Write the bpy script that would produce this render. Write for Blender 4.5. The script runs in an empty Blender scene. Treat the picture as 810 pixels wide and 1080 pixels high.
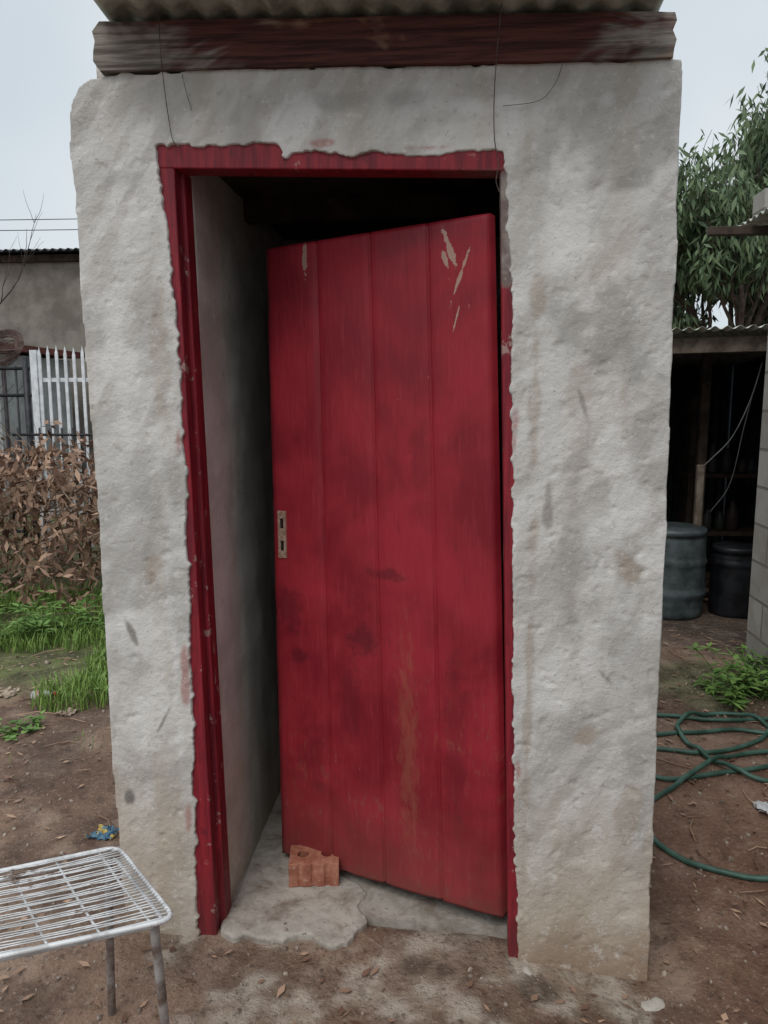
import bpy, bmesh, math, random
from mathutils import Vector, Matrix, Euler, noise
from mathutils.geometry import tessellate_polygon
random.seed(7)
S=bpy.context.scene
rnd=random.random
def U(a,b): return a+(b-a)*random.random()
def fbm(x,y,z,o=4):
    return noise.fractal(Vector((x,y,z)),1.0,2.0,o)
def sst(a,b,x):
    t=max(0,min(1,(x-a)/(b-a))); return t*t*(3-2*t)
def lp(a,b,t): return tuple(p+(q-p)*t for p,q in zip(a,b))

# ------------------------------------------------------------------ materials
class M:
    def __init__(s,name,rough=.85,spec=.25,metal=0.0):
        s.m=bpy.data.materials.new(name); s.m.use_nodes=True
        s.nt=s.m.node_tree; s.b=s.nt.nodes['Principled BSDF']
        s.b.inputs['Roughness'].default_value=rough
        s.b.inputs['Specular IOR Level'].default_value=spec
        s.b.inputs['Metallic'].default_value=metal
        s.tc=s.nt.nodes.new('ShaderNodeTexCoord')
        s.obj=s.tc.outputs['Object']; s.uv=s.tc.outputs['UV']
    def N(s,t): return s.nt.nodes.new(t)
    def L(s,a,b): s.nt.links.new(a,b)
    def put(s,sock,v):
        if hasattr(v,'links'): s.L(v,sock)
        elif isinstance(v,(tuple,list)) and len(v)==3 and sock.type=='RGBA': sock.default_value=(*v,1)
        else: sock.default_value=v
    def attr(s,name='Col'):
        n=s.N('ShaderNodeAttribute'); n.attribute_name=name; return n.outputs['Color']
    def scale(s,sc,vec=None,rot=(0,0,0)):
        n=s.N('ShaderNodeMapping'); n.inputs['Scale'].default_value=sc; n.inputs['Rotation'].default_value=rot
        s.L(vec or s.obj,n.inputs['Vector']); return n.outputs[0]
    def noise(s,scale,detail=3,rough=.6,vec=None,dist=0):
        n=s.N('ShaderNodeTexNoise'); n.inputs['Scale'].default_value=scale; n.inputs['Detail'].default_value=detail
        n.inputs['Roughness'].default_value=rough; n.inputs['Distortion'].default_value=dist
        s.L(vec or s.obj,n.inputs['Vector']); return n.outputs[0]
    def mr(s,v,a,b,c=0.,d=1.):
        n=s.N('ShaderNodeMapRange'); n.interpolation_type='SMOOTHSTEP'
        s.put(n.inputs[0],v); n.inputs[1].default_value=a; n.inputs[2].default_value=b
        n.inputs[3].default_value=c; n.inputs[4].default_value=d; return n.outputs[0]
    def ma(s,op,a,b=0.):
        n=s.N('ShaderNodeMath'); n.operation=op; s.put(n.inputs[0],a); s.put(n.inputs[1],b)
        return n.outputs[0]
    def mix(s,f,a,b,mode='MIX'):
        n=s.N('ShaderNodeMix'); n.data_type='RGBA'; n.blend_type=mode
        s.put(n.inputs[0],f); s.put(n.inputs[6],a); s.put(n.inputs[7],b); return n.outputs[2]
    def xyz(s,vec=None):
        n=s.N('ShaderNodeSeparateXYZ'); s.L(vec or s.obj,n.inputs[0]); return n.outputs
    def col(s,c): s.put(s.b.inputs['Base Color'],c); return s
    def rough(s,c): s.put(s.b.inputs['Roughness'],c); return s
    def bump(s,h,dist=.005,strength=1.):
        n=s.N('ShaderNodeBump'); n.inputs['Distance'].default_value=dist; n.inputs['Strength'].default_value=strength
        s.L(h,n.inputs['Height']); s.L(n.outputs[0],s.b.inputs['Normal']); return s
    def blob(s,x,y,cx,cy,rx,ry,nz,amt=.6,soft=.35,ang=0.):
        dx=s.ma('SUBTRACT',x,cx); dy=s.ma('SUBTRACT',y,cy)
        if ang:
            ca,sa=math.cos(ang),math.sin(ang)
            ex=s.ma('ADD',s.ma('MULTIPLY',dx,ca),s.ma('MULTIPLY',dy,sa))
            ey=s.ma('SUBTRACT',s.ma('MULTIPLY',dy,ca),s.ma('MULTIPLY',dx,sa)); dx,dy=ex,ey
        d=s.ma('ADD',s.ma('POWER',s.ma('ABSOLUTE',s.ma('DIVIDE',dx,rx)),2),s.ma('POWER',s.ma('ABSOLUTE',s.ma('DIVIDE',dy,ry)),2))
        d=s.ma('SQRT',d); nn=s.ma('MULTIPLY',s.ma('SUBTRACT',nz,.5),amt*4)
        return s.mr(s.ma('ADD',d,nn),1+soft,1-soft)

def simple(name,c1,c2,scale=12,rough=.8,bump=.003,spec=.25,metal=0,stretch=None):
    m=M(name,rough,spec,metal); v=m.scale(stretch) if stretch else m.obj
    n=m.noise(scale,4,.65,v)
    m.col(m.mix(m.mr(n,.35,.65),c1,c2))
    if bump: m.bump(n,bump)
    return m.m

# plaster: broad weathering comes from a colour attribute, fine grain from the shader
def plaster(name):
    m=M(name,.92,.12)
    c=m.attr()
    a=m.noise(15,5,.76); b=m.noise(80,3,.7)
    c=m.mix(m.mr(a,.56,.66,0,.40),c,(.72,.705,.68))
    c=m.mix(m.mr(a,.42,.31,0,.42),c,(.29,.27,.245))
    c=m.mix(m.mr(b,.60,.72,0,.5),c,(.24,.22,.195))
    c=m.mix(m.mr(b,.40,.30,0,.4),c,(.74,.73,.71))
    m.col(c)
    m.bump(b,.0028); return m.m
PL=plaster('plaster_outer')
def plaster_col(x,y,z,seed=0):
    c=lp((.455,.44,.418),(.575,.56,.535),sst(-.35,.35,fbm(x*1.9+seed,y,z*1.5,6)))
    m_=fbm(x*5+seed,y*5,z*4+9,7); c=lp(c,(.33,.315,.295),.42*sst(.12,.5,m_))
    m_=fbm(x*6+seed+20,y*6,z*4+9,7); c=lp(c,(.70,.69,.67),.6*sst(.08,.42,m_))
    st=fbm(x*8+seed,y*5+4,z*.9,6); c=lp(c,(.40,.34,.275),.45*sst(.1,.5,st))
    tr=fbm((x+z*.5)*3+seed,y*3,(z-x*.4)*11,6); c=lp(c,(.68,.665,.64),.40*sst(.12,.45,tr)); c=lp(c,(.33,.315,.30),.35*sst(-.15,-.5,tr))
    tr=fbm((x-z*.6)*15+seed,y*3,(z+x)*2.5,6); c=lp(c,(.66,.65,.63),.35*sst(.12,.4,tr)); c=lp(c,(.36,.335,.31),.35*sst(-.15,-.45,tr))
    k=.28*fbm(x*3.2,seed+3,z*1.4,6)
    c=lp(c,(.46,.37,.275),.65*sst(.75,.05,z+k)); c=lp(c,(.27,.185,.125),.8*sst(.16,-.06,z+k*.45))
    c=lp(c,(.42,.405,.37),.3*sst(2.05,2.25,z+k))
    return c
def wall_col(x,y,z):
    c=plaster_col(x,y,z)
    def sp(cx,cz,rx,rz,colr,f,ang=0):
        nonlocal c
        dx,dz=x-cx,z-cz
        if abs(dx)>max(rx,rz)*2.5 or abs(dz)>max(rx,rz)*2.5: return
        ca,sa=math.cos(ang),math.sin(ang); dx,dz=dx*ca+dz*sa,dz*ca-dx*sa
        d=math.sqrt((dx/rx)**2+(dz/rz)**2)+1.1*fbm(x*11+cx*9,z*11,cz,6)
        c=lp(c,colr,f*sst(1.3,.4,d))
    G=(.28,.272,.26); Wt=(.72,.71,.69); Br=(.33,.265,.205); Rd=(.33,.10,.085)
    for a in [(.52,1.62,.09,.10,G,.55,.6),(.46,1.1,.03,.20,G,.35,0),(-.62,1.22,.04,.12,G,.3,0),(.60,.9,.04,.2,G,.3,0),(-.10,2.14,.14,.02,G,.4,0),(.36,1.5,.014,.25,Br,.5,0),(.365,.7,.012,.5,Br,.5,0),
              (.44,1.84,.05,.13,Wt,.75,.2),(.56,1.32,.04,.2,Wt,.6,.3),(-.66,1.6,.04,.18,Wt,.6,0),(.43,.70,.04,.15,Wt,.5,0),(.3,2.12,.13,.02,Wt,.6,0),(-.60,.7,.05,.14,Wt,.5,0),(-.63,1.97,.06,.04,G,.4,0),
              (.60,1.05,.03,.05,Br,.7,.4),(.50,.62,.04,.02,Br,.7,.4),(-.55,1.55,.02,.2,Br,.4,0),(-.69,.40,.012,.02,(.08,.07,.06),.7,0),(.62,.35,.03,.15,Br,.5,0),(-.60,1.02,.02,.04,Br,.5,0),(.40,1.22,.012,.08,(.2,.17,.15),.6,0),(.57,1.95,.04,.03,G,.6,.3),
              (.315,1.36,.010,.05,Rd,.7,0),(.330,.95,.009,.06,Rd,.6,0),(.345,.52,.010,.04,Rd,.6,0),(-.515,1.36,.010,.04,Rd,.6,0),(-.52,.75,.009,.05,Rd,.6,0),(.10,2.035,.05,.008,Rd,.6,0),(-.15,2.05,.03,.007,Rd,.6,0),(-.527,.35,.009,.05,Rd,.5,0),
              (-.66,.86,.006,.03,(.2,.18,.16),.8,.4),(-.585,.62,.005,.035,(.2,.18,.16),.8,-.5),(.55,.78,.006,.03,(.2,.18,.16),.7,.8),(.47,1.46,.005,.05,(.2,.18,.16),.6,.3)]: sp(*a)
    return c
def set_col(o,fn):
    at=o.data.color_attributes.new('Col','FLOAT_COLOR','POINT'); buf=[]
    for v in o.data.vertices: buf+=[*fn(*v.co),1.0]
    at.data.foreach_set('color',buf)

def red_door():
    m=M('red_door_paint',.5,.35); v=m.uv
    gr=m.noise(9,4,.65,m.scale((9,1,1),v)); big=m.noise(3.2,3,.6,v,.4)
    x,y,z=m.xyz(v); g=m.noise(22,5,.76,v); g3=m.noise(60,4,.72,m.scale((1,.3,1),v))
    c=m.mix(m.mr(big,.35,.65),(.20,.010,.020),(.32,.017,.030))
    c=m.mix(m.mr(gr,.5,.72,0,.32),c,(.37,.040,.055))
    c=m.mix(m.mr(gr,.42,.27,0,.5),c,(.12,.008,.015))
    for a in [(.575,1.768,.007,.045,.35,1.1),(.598,1.695,.004,.060,-.40,1.0),(.135,1.800,.007,.045,0,1.2),(.588,1.60,.002,.03,-.3,.9),(.562,1.745,.005,.02,.3,1.3)]:
        c=m.mix(m.ma('MULTIPLY',m.blob(x,y,a[0],a[1],a[2],a[3],g,a[5],.12,a[4]),.8),c,(.44,.32,.26))
    for a in [(.30,.735,.045,.034,.65),(.375,.93,.055,.016,.6),(.045,.80,.045,.06,.55),(.09,.66,.03,.02,.6),(.25,.55,.03,.12,.35),(.56,.5,.03,.2,.35),(.12,.35,.04,.1,.35),(.48,1.25,.03,.10,.3)]:
        c=m.mix(m.ma('MULTIPLY',m.blob(x,y,a[0],a[1],a[2],a[3],g,.9,.5),a[4]),c,(.085,.006,.012))
    wv=m.ma('MULTIPLY',m.mr(g3,.53,.66),m.mr(m.ma('ADD',y,m.ma('MULTIPLY',g,.5)),1.25,.5))
    wv=m.ma('MULTIPLY',wv,m.mr(big,.40,.6))
    c=m.mix(m.ma('MULTIPLY',wv,.55),c,(.26,.085,.05))
    c=m.mix(m.ma('MULTIPLY',m.blob(x,y,.425,.42,.02,.24,g3,1.7,1.),.28),c,(.30,.14,.07))
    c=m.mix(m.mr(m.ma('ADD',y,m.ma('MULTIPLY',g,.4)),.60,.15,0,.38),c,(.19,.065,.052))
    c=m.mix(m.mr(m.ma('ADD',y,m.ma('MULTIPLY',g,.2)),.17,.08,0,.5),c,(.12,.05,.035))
    c=m.mix(m.mr(g3,.68,.73,0,.5),c,(.44,.16,.14))
    c=m.mix(m.mr(g,.68,.72,0,.4),c,(.42,.13,.12))
    c=m.mix(m.mr(g,.31,.27,0,.6),c,(.06,.008,.01))
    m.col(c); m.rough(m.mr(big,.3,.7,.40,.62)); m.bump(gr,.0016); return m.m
RD=red_door()
def red_frame():
    m=M('red_frame_paint',.55,.35)
    gr=m.noise(9,4,.65,m.scale((7,7,.6))); g=m.noise(16,5,.74); x,y,z=m.xyz()
    c=m.mix(m.mr(gr,.35,.65),(.14,.009,.018),(.27,.017,.028))
    w=m.ma('MULTIPLY',m.mr(x,.1,.12),m.mr(m.ma('ADD',z,m.ma('MULTIPLY',g,.3)),1.86,1.90))
    w=m.ma('MULTIPLY',w,m.mr(z,1.99,1.97))
    c=m.mix(m.ma('MULTIPLY',w,.92),c,m.mix(m.mr(g,.4,.6),(.30,.27,.24),(.15,.12,.11)))
    c=m.mix(m.mr(g,.61,.66,0,.6),c,(.42,.34,.30))
    c=m.mix(m.mr(g,.40,.32,0,.6),c,(.06,.012,.015))
    c=m.mix(m.mr(m.ma('ADD',z,m.ma('MULTIPLY',g,.3)),.40,.1,0,.55),c,(.13,.03,.03))
    m.col(c); m.bump(gr,.002); return m.m
RF=red_frame()
def beam_mat():
    m=M('weathered_beam_wood',.85,.12)
    g=m.noise(7,5,.68,m.scale((.6,9,12)),.2); big=m.noise(2.6,4,.65,m.scale((1,1,2.5)),.5); x,y,z=m.xyz()
    red=m.mix(m.mr(g,.36,.64),(.045,.022,.020),(.12,.048,.040))
    gy=m.mix(m.mr(g,.35,.65),(.11,.095,.082),(.30,.27,.24))
    f=m.ma('ADD',m.ma('ABSOLUTE',x),m.ma('MULTIPLY',m.ma('SUBTRACT',big,.5),2.1))
    c=m.mix(m.mr(f,.40,.62),red,gy)
    c=m.mix(m.mr(big,.56,.65,0,.55),c,(.26,.16,.11))
    c=m.mix(m.mr(g,.66,.74),c,(.02,.014,.012))
    m.col(c); m.bump(g,.003); return m.m
BW=beam_mat()
def zinc(name,c1,c2,rust=.25,sc=6):
    m=M(name,.55,.4,.25); n=m.noise(sc,4,.68)
    c=m.mix(m.mr(n,.35,.6),c1,c2); c=m.mix(m.mr(n,.62-.1*rust,.74-.1*rust,0,.85),c,(.14,.055,.025)); m.col(c); return m.m
ZR=zinc('aged_zinc_roof',(.26,.28,.23),(.55,.58,.51),.25,9)
ZD=zinc('dark_corrugated_iron',(.03,.038,.044),(.07,.085,.094),.25)
GW=simple('grey_old_timber',(.11,.085,.065),(.24,.20,.16),9,.9,.004)
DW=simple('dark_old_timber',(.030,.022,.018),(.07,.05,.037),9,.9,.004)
BLK=simple('black_metal',(.008,.009,.012),(.03,.03,.035),20,.5,0,.4)
WHT=simple('white_fence_paint',(.58,.60,.62),(.76,.78,.80),15,.55,0,.3)
WIRE=simple('rusty_wire',(.05,.035,.03),(.16,.12,.10),50,.6,0,.4,.5)
PLATE=simple('lock_plate_metal',(.28,.17,.12),(.50,.36,.29),90,.5,.0006,.5,.3)
HOLE_SHADE=simple('hole_shade_paint',(.01,.006,.005),(.02,.012,.01),40,.9,0)
def conc_mat(name,a,b,d=(.20,.15,.11)):
    m=M(name,.9,.2); n=m.noise(9,5,.72,dist=.4); f=m.noise(70,3,.65)
    c=m.mix(m.mr(n,.36,.6),a,b); c=m.mix(m.mr(n,.45,.33,0,.75),c,d); c=m.mix(m.mr(f,.60,.7,0,.5),c,(.12,.10,.09))
    m.col(c); m.bump(m.ma('ADD',n,m.ma('MULTIPLY',f,.3)),.005); return m.m
CONC=conc_mat('threshold_concrete',(.27,.235,.20),(.42,.385,.34))
CONCD=conc_mat('inner_floor_concrete',(.24,.21,.18),(.38,.35,.31))
def ground_mat():
    m=M('ground_dirt',.85,.3); c=m.attr()
    n2=m.noise(14,5,.76); n3=m.noise(70,3,.72)
    c=m.mix(m.mr(n2,.52,.66,0,.5),c,m.mix(.5,c,(.40,.30,.235)))
    c=m.mix(m.mr(n2,.48,.34,0,.7),c,m.mix(.65,c,(.03,.016,.010)))
    c=m.mix(m.mr(n3,.57,.70,0,.6),c,m.mix(.55,c,(.48,.40,.33)))
    c=m.mix(m.mr(n3,.44,.32,0,.75),c,m.mix(.7,c,(.02,.012,.008)))
    m.col(c); m.rough(m.mr(n2,.35,.65,.62,.95)); m.bump(m.ma('ADD',n2,m.ma('MULTIPLY',n3,.45)),.014); return m.m
GR=ground_mat()
def leafmat(name,a,b,rough=.55):
    m=M(name,rough,.3); n=m.N('ShaderNodeNewGeometry'); m.col(m.mix(n.outputs['Random Per Island'],a,b)); return m.m
TL=leafmat('peach_leaf',(.060,.100,.050),(.17,.235,.12))
GL=leafmat('grass_blade',(.09,.17,.03),(.25,.37,.09))
WL=leafmat('weed_leaf',(.07,.15,.03),(.17,.28,.07))
DL=leafmat('dry_leaf',(.10,.050,.032),(.46,.30,.21),.75)
BRK=simple('bark',(.06,.045,.035),(.13,.10,.08),12,.9,.01)
TWG=simple('dry_twig',(.14,.09,.06),(.30,.22,.17),12,.9,0)

# ------------------------------------------------------------------ mesh helpers
def link(o,parent=None):
    S.collection.objects.link(o)
    if parent: o.parent=parent
    return o
def empty(name,loc=(0,0,0)):
    o=bpy.data.objects.new(name,None); o.empty_display_size=.1; return link(o)
class MB:
    def __init__(s): s.v=[]; s.f=[]; s.mi=[]; s.cur=0
    def add(s,vs,fs):
        k=len(s.v); s.v+= [tuple(v) for v in vs]; s.f+=[tuple(i+k for i in f) for f in fs]; s.mi+=[s.cur]*len(fs)
    def hexa(s,p):
        s.add(p,[(3,2,1,0),(4,5,6,7),(0,1,5,4),(1,2,6,5),(2,3,7,6),(3,0,4,7)])
    def box(s,x0,x1,y0,y1,z0,z1):
        s.hexa([(x0,y0,z0),(x1,y0,z0),(x1,y1,z0),(x0,y1,z0),(x0,y0,z1),(x1,y0,z1),(x1,y1,z1),(x0,y1,z1)])
    def tube(s,pts,r,n=8,cap=True):
        pts=[Vector(p) for p in pts]; m=len(pts)
        rs=r if isinstance(r,(list,tuple)) else [r]*m
        up=Vector((.13,.27,.95)).normalized(); vs=[]; prev=None
        for i,p in enumerate(pts):
            t=(pts[min(i+1,m-1)]-pts[max(i-1,0)])
            t=t.normalized() if t.length>1e-9 else Vector((0,0,1))
            a=(prev-t*prev.dot(t)) if prev is not None else t.cross(up)
            if a.length<1e-6: a=t.cross(Vector((1,0,0)))
            a.normalize(); prev=a; b=t.cross(a)
            for k in range(n):
                th=2*math.pi*k/n; vs.append(p+(a*math.cos(th)+b*math.sin(th))*rs[i])
        fs=[]
        for i in range(m-1):
            for k in range(n):
                fs.append((i*n+k,i*n+(k+1)%n,(i+1)*n+(k+1)%n,(i+1)*n+k))
        if cap: fs.append(tuple(range(n-1,-1,-1))); fs.append(tuple((m-1)*n+k for k in range(n)))
        s.add(vs,fs)
    def leaf(s,p,d,w,L,nrm=None,bend=0):
        d=d.normalized(); a=d.cross(nrm or Vector((rnd()-.5,rnd()-.5,rnd()-.5)))
        if a.length<1e-5: a=Vector((1,0,0))
        a.normalize(); mid=p+d*L*.45+Vector((0,0,-bend*L*.15)); end=p+d*L+Vector((0,0,-bend*L*.5))
        s.add([p,mid+a*w,end,mid-a*w],[(0,1,2,3)])
    def build(s,name,mats,parent=None,smooth=False,bevel=0,seg=2):
        me=bpy.data.meshes.new(name); me.from_pydata(s.v,[],s.f)
        for m in (mats if isinstance(mats,list) else [mats]): me.materials.append(m)
        if isinstance(mats,list):
            for i,p in enumerate(me.polygons): p.material_index=s.mi[i]
        if smooth:
            for p in me.polygons: p.use_smooth=True
        me.update(); o=link(bpy.data.objects.new(name,me),parent)
        if bevel:
            b=o.modifiers.new('b','BEVEL'); b.width=bevel; b.segments=seg; b.limit_method='ANGLE'
        return o
def spline(pts,n=8):
    P=[Vector(p) for p in pts]; P=[P[0]*2-P[1]]+P+[P[-1]*2-P[-2]]; out=[]
    for i in range(1,len(P)-2):
        p0,p1,p2,p3=P[i-1:i+3]
        for k in range(n):
            t=k/n; out.append(.5*((2*p1)+(p2-p0)*t+(2*p0-5*p1+4*p2-p3)*t*t+(3*p1-p0-3*p2+p3)*t**3))
    out.append(P[-2]); return out
def corr(mb,x0,x1,zf,y0,y1,ny=8,amp=.009,per=.076,th=.0015):
    n=max(4,int((x1-x0)/per*10)); vs=[]
    for side in (1,-1):
        for j in range(ny+1):
            y=y0+(y1-y0)*j/ny
            for i in range(n+1):
                x=x0+(x1-x0)*i/n
                vs.append((x,y,zf(x,y)+amp*math.sin(2*math.pi*x/per)+side*th/2))
    fs=[]; A=(n+1)*(ny+1)
    for j in range(ny):
        for i in range(n):
            a=j*(n+1)+i; fs.append((a,a+1,a+n+2,a+n+1)); fs.append((A+a,A+a+n+1,A+a+n+2,A+a+1))
    for i in range(n):
        fs.append((i,A+i,A+i+1,i+1)); a=ny*(n+1)+i; fs.append((a,a+1,A+a+1,A+a))
    for j in range(ny):
        a=j*(n+1); fs.append((a,a+n+1,A+a+n+1,A+a)); a+=n; fs.append((a,A+a,A+a+n+1,a+n+1))
    mb.add(vs,fs)
def roughen(pts,step,amp,seed,freq=22,amp2=0):
    out=[]
    for i in range(len(pts)-1):
        a=Vector((*pts[i],0)); b=Vector((*pts[i+1],0)); n=max(1,int((b-a).length/step)); t=(b-a).normalized(); q=Vector((-t.y,t.x,0))
        for k in range(n):
            p=a.lerp(b,k/n); f=fbm(p.x*freq+seed,p.y*freq,seed,4)*amp
            if amp2: f+=fbm(p.x*85+seed,p.y*85,seed+5,2)*amp2+ amp2*1.6*sst(.25,.4,fbm(p.x*30,p.y*30,seed+9,2))
            p=p+q*f; out.append((p.x,p.y))
    out.append(pts[-1]); return out
def remeshed(name,bm,voxel,mat,parent,fn=None,smooth_it=2):
    me=bpy.data.meshes.new(name+'_t'); bm.to_mesh(me); o=bpy.data.objects.new(name+'_t',me); S.collection.objects.link(o)
    r=o.modifiers.new('r','REMESH'); r.mode='VOXEL'; r.voxel_size=voxel
    if smooth_it:
        s=o.modifiers.new('s','SMOOTH'); s.iterations=smooth_it; s.factor=.5
    dg=bpy.context.evaluated_depsgraph_get(); dg.update()
    m2=bpy.data.meshes.new_from_object(o.evaluated_get(dg)); bpy.data.objects.remove(o)
    m2.name=name
    if fn:
        for v in m2.vertices: v.co=fn(v.co.copy())
    m2.materials.clear(); m2.materials.append(mat)
    for p in m2.polygons: p.use_smooth=True
    m2.update(); return link(bpy.data.objects.new(name,m2),parent)
def prism(pa,pb):
    bm=bmesh.new(); a=[bm.verts.new(p) for p in pa]; b=[bm.verts.new(p) for p in pb]; n=len(pa)
    for t in tessellate_polygon([[Vector(p) for p in pa]]):
        bm.faces.new([a[i] for i in t]); bm.faces.new([b[i] for i in reversed(t)])
    for i in range(n): bm.faces.new((a[i],b[i],b[(i+1)%n],a[(i+1)%n]))
    bmesh.ops.recalc_face_normals(bm,faces=bm.faces); return bm

# ------------------------------------------------------------------ ground
def gh(x,y):
    h=-.055*sst(.1,.7,x)*sst(1.2,.2,y)
    d=math.hypot(x,y)
    h+=.018*fbm(x*.9,y*.9,3,3)+.008*fbm(x*5,y*5,1,4)*sst(12,3,d)
    h-=.02*sst(-.1,-.8,y)
    inside=(sst(-.62,-.5,x)*sst(.66,.5,x)*sst(.05,.15,y)*sst(1.4,1.2,y))
    h-=.03*inside
    h+=.03*sst(6,30,d)*fbm(x*.05,y*.05,0,2)*5
    return h
def gcol(x,y,z):
    n1=fbm(x*1.3,y*1.3,1,4); n2=fbm(x*6,y*6,4,4); n4=fbm(x*3,y*3,7,5)
    c=lp((.125,.075,.052),(.235,.152,.108),sst(-.4,.4,n1)); c=lp(c,(.30,.215,.165),.6*sst(.08,.5,n2)); c=lp(c,(.08,.048,.034),.65*sst(.05,-.4,n4))
    c=lp(c,(.18,.085,.055),.45*sst(.7,1.0,x)*sst(1.6,.9,y))
    d=max(abs(x-.10)-.55,abs(y+.12)-.20)+.55*n4+.25*n2
    ap=sst(.05,-.12,d)
    cc=lp((.24,.18,.135),(.42,.365,.305),sst(-.3,.3,fbm(x*9,y*9,2,5))); cc=lp(cc,(.14,.088,.06),.85*sst(.0,.25,fbm(x*5,y*5,12,5)))
    c=lp(c,cc,ap*.85)
    for cx,cy,r in [(.09,-.05,.035),(.17,-.07,.03),(.40,-.10,.05)]:
        c=lp(c,(.07,.05,.038),.75*sst(1.3,.6,math.hypot(x-cx,y-cy)/r+.6*n2))
    gm=sst(-.9,-1.25,x+.5*n1)*sst(1.5,2.0,y+.4*n1)
    c=lp(c,lp((.035,.055,.014),(.10,.14,.035),sst(-.4,.4,n2)),.8*gm)
    c=lp(c,lp((.06,.065,.028),(.15,.15,.08),sst(-.3,.3,n2)),.75*sst(1.3,.6,math.hypot((x-1.5)/.36,(y-2.10)/.32)+.5*n4))
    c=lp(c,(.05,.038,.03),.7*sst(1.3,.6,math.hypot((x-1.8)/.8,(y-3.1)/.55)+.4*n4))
    c=lp(c,(.07,.09,.04),sst(12,30,y))
    return c
def axis(a,b,n,lo,hi,k=1.22):
    st=(b-a)/n; xs=[a+st*i for i in range(n+1)]; s=st
    while xs[-1]<hi: s*=k; xs.append(xs[-1]+s)
    s=st
    while xs[0]>lo: s*=k; xs.insert(0,xs[0]-s)
    return xs
xs=axis(-2.2,2.3,300,-150,150); ys=axis(-1.0,3.2,270,-60,260)
vs=[(x,y,gh(x,y)) for y in ys for x in xs]; nx=len(xs)
fs=[(j*nx+i,j*nx+i+1,(j+1)*nx+i+1,(j+1)*nx+i) for j in range(len(ys)-1) for i in range(nx-1)]
g=MB(); g.add(vs,fs); go=g.build('ground',GR,smooth=True); set_col(go,gcol)

# ------------------------------------------------------------------ outhouse
OH=empty('outhouse')
outer=[(-.722,-.14),(-.722,.065),(-.725,.29),(-.732,.509),(-.735,.927),(-.736,1.274),(-.743,1.511),(-.748,1.829),(-.752,2.005),(-.754,2.122),(-.748,2.158),(-.726,2.192),(-.688,2.212),(-.614,2.219)]
top=[(-.614,2.219),(-.54,2.212),(-.454,2.220),(-.442,2.235),(-.36,2.228),(-.23,2.232),(-.164,2.213),(-.12,2.224),(.0,2.212),(.097,2.216),(.22,2.208),(.331,2.214),(.497,2.208),(.58,2.212),(.661,2.204)]
right=[(.661,2.204),(.668,1.929),(.676,1.508),(.682,1.055),(.686,.569),(.693,.12),(.697,-.14)]
opR=[(.362,-.14),(.360,-.047),(.338,.425),(.325,.806),(.313,1.282),(.300,1.727),(.284,1.938),(.276,2.022)]
opT=[(.276,2.022),(.186,2.027),(.12,2.017),(.055,2.016),(-.02,2.028),(-.099,2.026),(-.16,2.034),(-.234,2.024),(-.250,2.050),(-.30,2.056),(-.38,2.052),(-.460,2.061),(-.541,2.057)]
opL=[(-.541,2.057),(-.538,1.935),(-.520,1.87),(-.516,1.80),(-.524,1.76),(-.508,1.67),(-.512,1.58),(-.500,1.51),(-.506,1.40),(-.498,1.276),(-.507,1.131),(-.500,.933),(-.508,.80),(-.504,.624),(-.513,.5),(-.508,.384),(-.515,.163),(-.514,-.008),(-.514,-.14)]
poly=roughen(outer,.02,.005,1,8)[:-1]+roughen(top,.008,.007,5,14,.003)[:-1]+roughen(right,.02,.004,9,7)[:-1]+[right[-1]]+roughen(opR,.005,.004,13,9,.0035)[:-1]+roughen(opT,.005,.005,17,11,.004)[:-1]+roughen(opL,.005,.004,21,9,.004)
def wallfn(c):
    x,y,z=c
    e=.0045*fbm(x*2.2,z*2.2,4,3)+.0018*fbm(x*9,z*9,8,4)+.0009*fbm(x*40,z*40,2,3)
    tr=fbm((x+z*.5)*3,0,(z-x*.4)*11,5); e-=.0020*max(0,tr)
    # scattered pits and trowel drags
    pt=fbm(x*26,z*26,31,2); e+=.0022*sst(.42,.55,pt)
    if y<.06: c.y+=e
    c.x+=.002*fbm(y*12,z*9,3,3)
    c.z+=.004*fbm(x*14,y*14,6,3) if z>2.1 else 0
    return c
fw=remeshed('front_wall',prism([(x,0,z) for x,z in poly],[(x,.115,z) for x,z in poly]),.0046,PL,OH,wallfn,1)
set_col(fw,wall_col)
def gridwall(name,p00,p10,p01,p11,th,n,m,off,tint=(.50,.48,.44),tf=.3):
    P=[Vector(p) for p in (p00,p10,p01,p11)]; nn=(P[1]-P[0]).cross(P[2]-P[0]).normalized(); vs=[];fs=[]
    for s_ in (0,1):
        for j in range(m+1):
            for i in range(n+1):
                a,b=i/n,j/m; p=P[0].lerp(P[1],a).lerp(P[2].lerp(P[3],a),b)
                p=p+nn*(.006*fbm(p.x*4+p.y*4,p.z*4,off,4) if s_==0 else -th); vs.append(p)
    A=(n+1)*(m+1)
    for j in range(m):
        for i in range(n):
            a=j*(n+1)+i; fs.append((a,a+1,a+n+2,a+n+1)); fs.append((A+a,A+a+n+1,A+a+n+2,A+a+1))
    for i in range(n): fs.append((i,A+i,A+i+1,i+1)); a=m*(n+1)+i; fs.append((a,a+1,A+a+1,A+a))
    for j in range(m): a=j*(n+1); fs.append((a,a+n+1,A+a+n+1,A+a)); a+=n; fs.append((a,A+a,A+a+n+1,a+n+1))
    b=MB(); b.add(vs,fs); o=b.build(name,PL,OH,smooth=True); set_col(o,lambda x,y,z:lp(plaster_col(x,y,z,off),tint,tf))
gridwall('left_wall',(-.455,.113,-.1),(-.455,1.25,-.1),(-.505,.113,2.29),(-.505,1.25,2.18),.225,60,110,5,(.55,.53,.48),.3)
gridwall('right_wall',(.56,1.25,-.1),(.56,.113,-.1),(.56,1.25,2.16),(.56,.113,2.27),.11,40,70,15)
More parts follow.
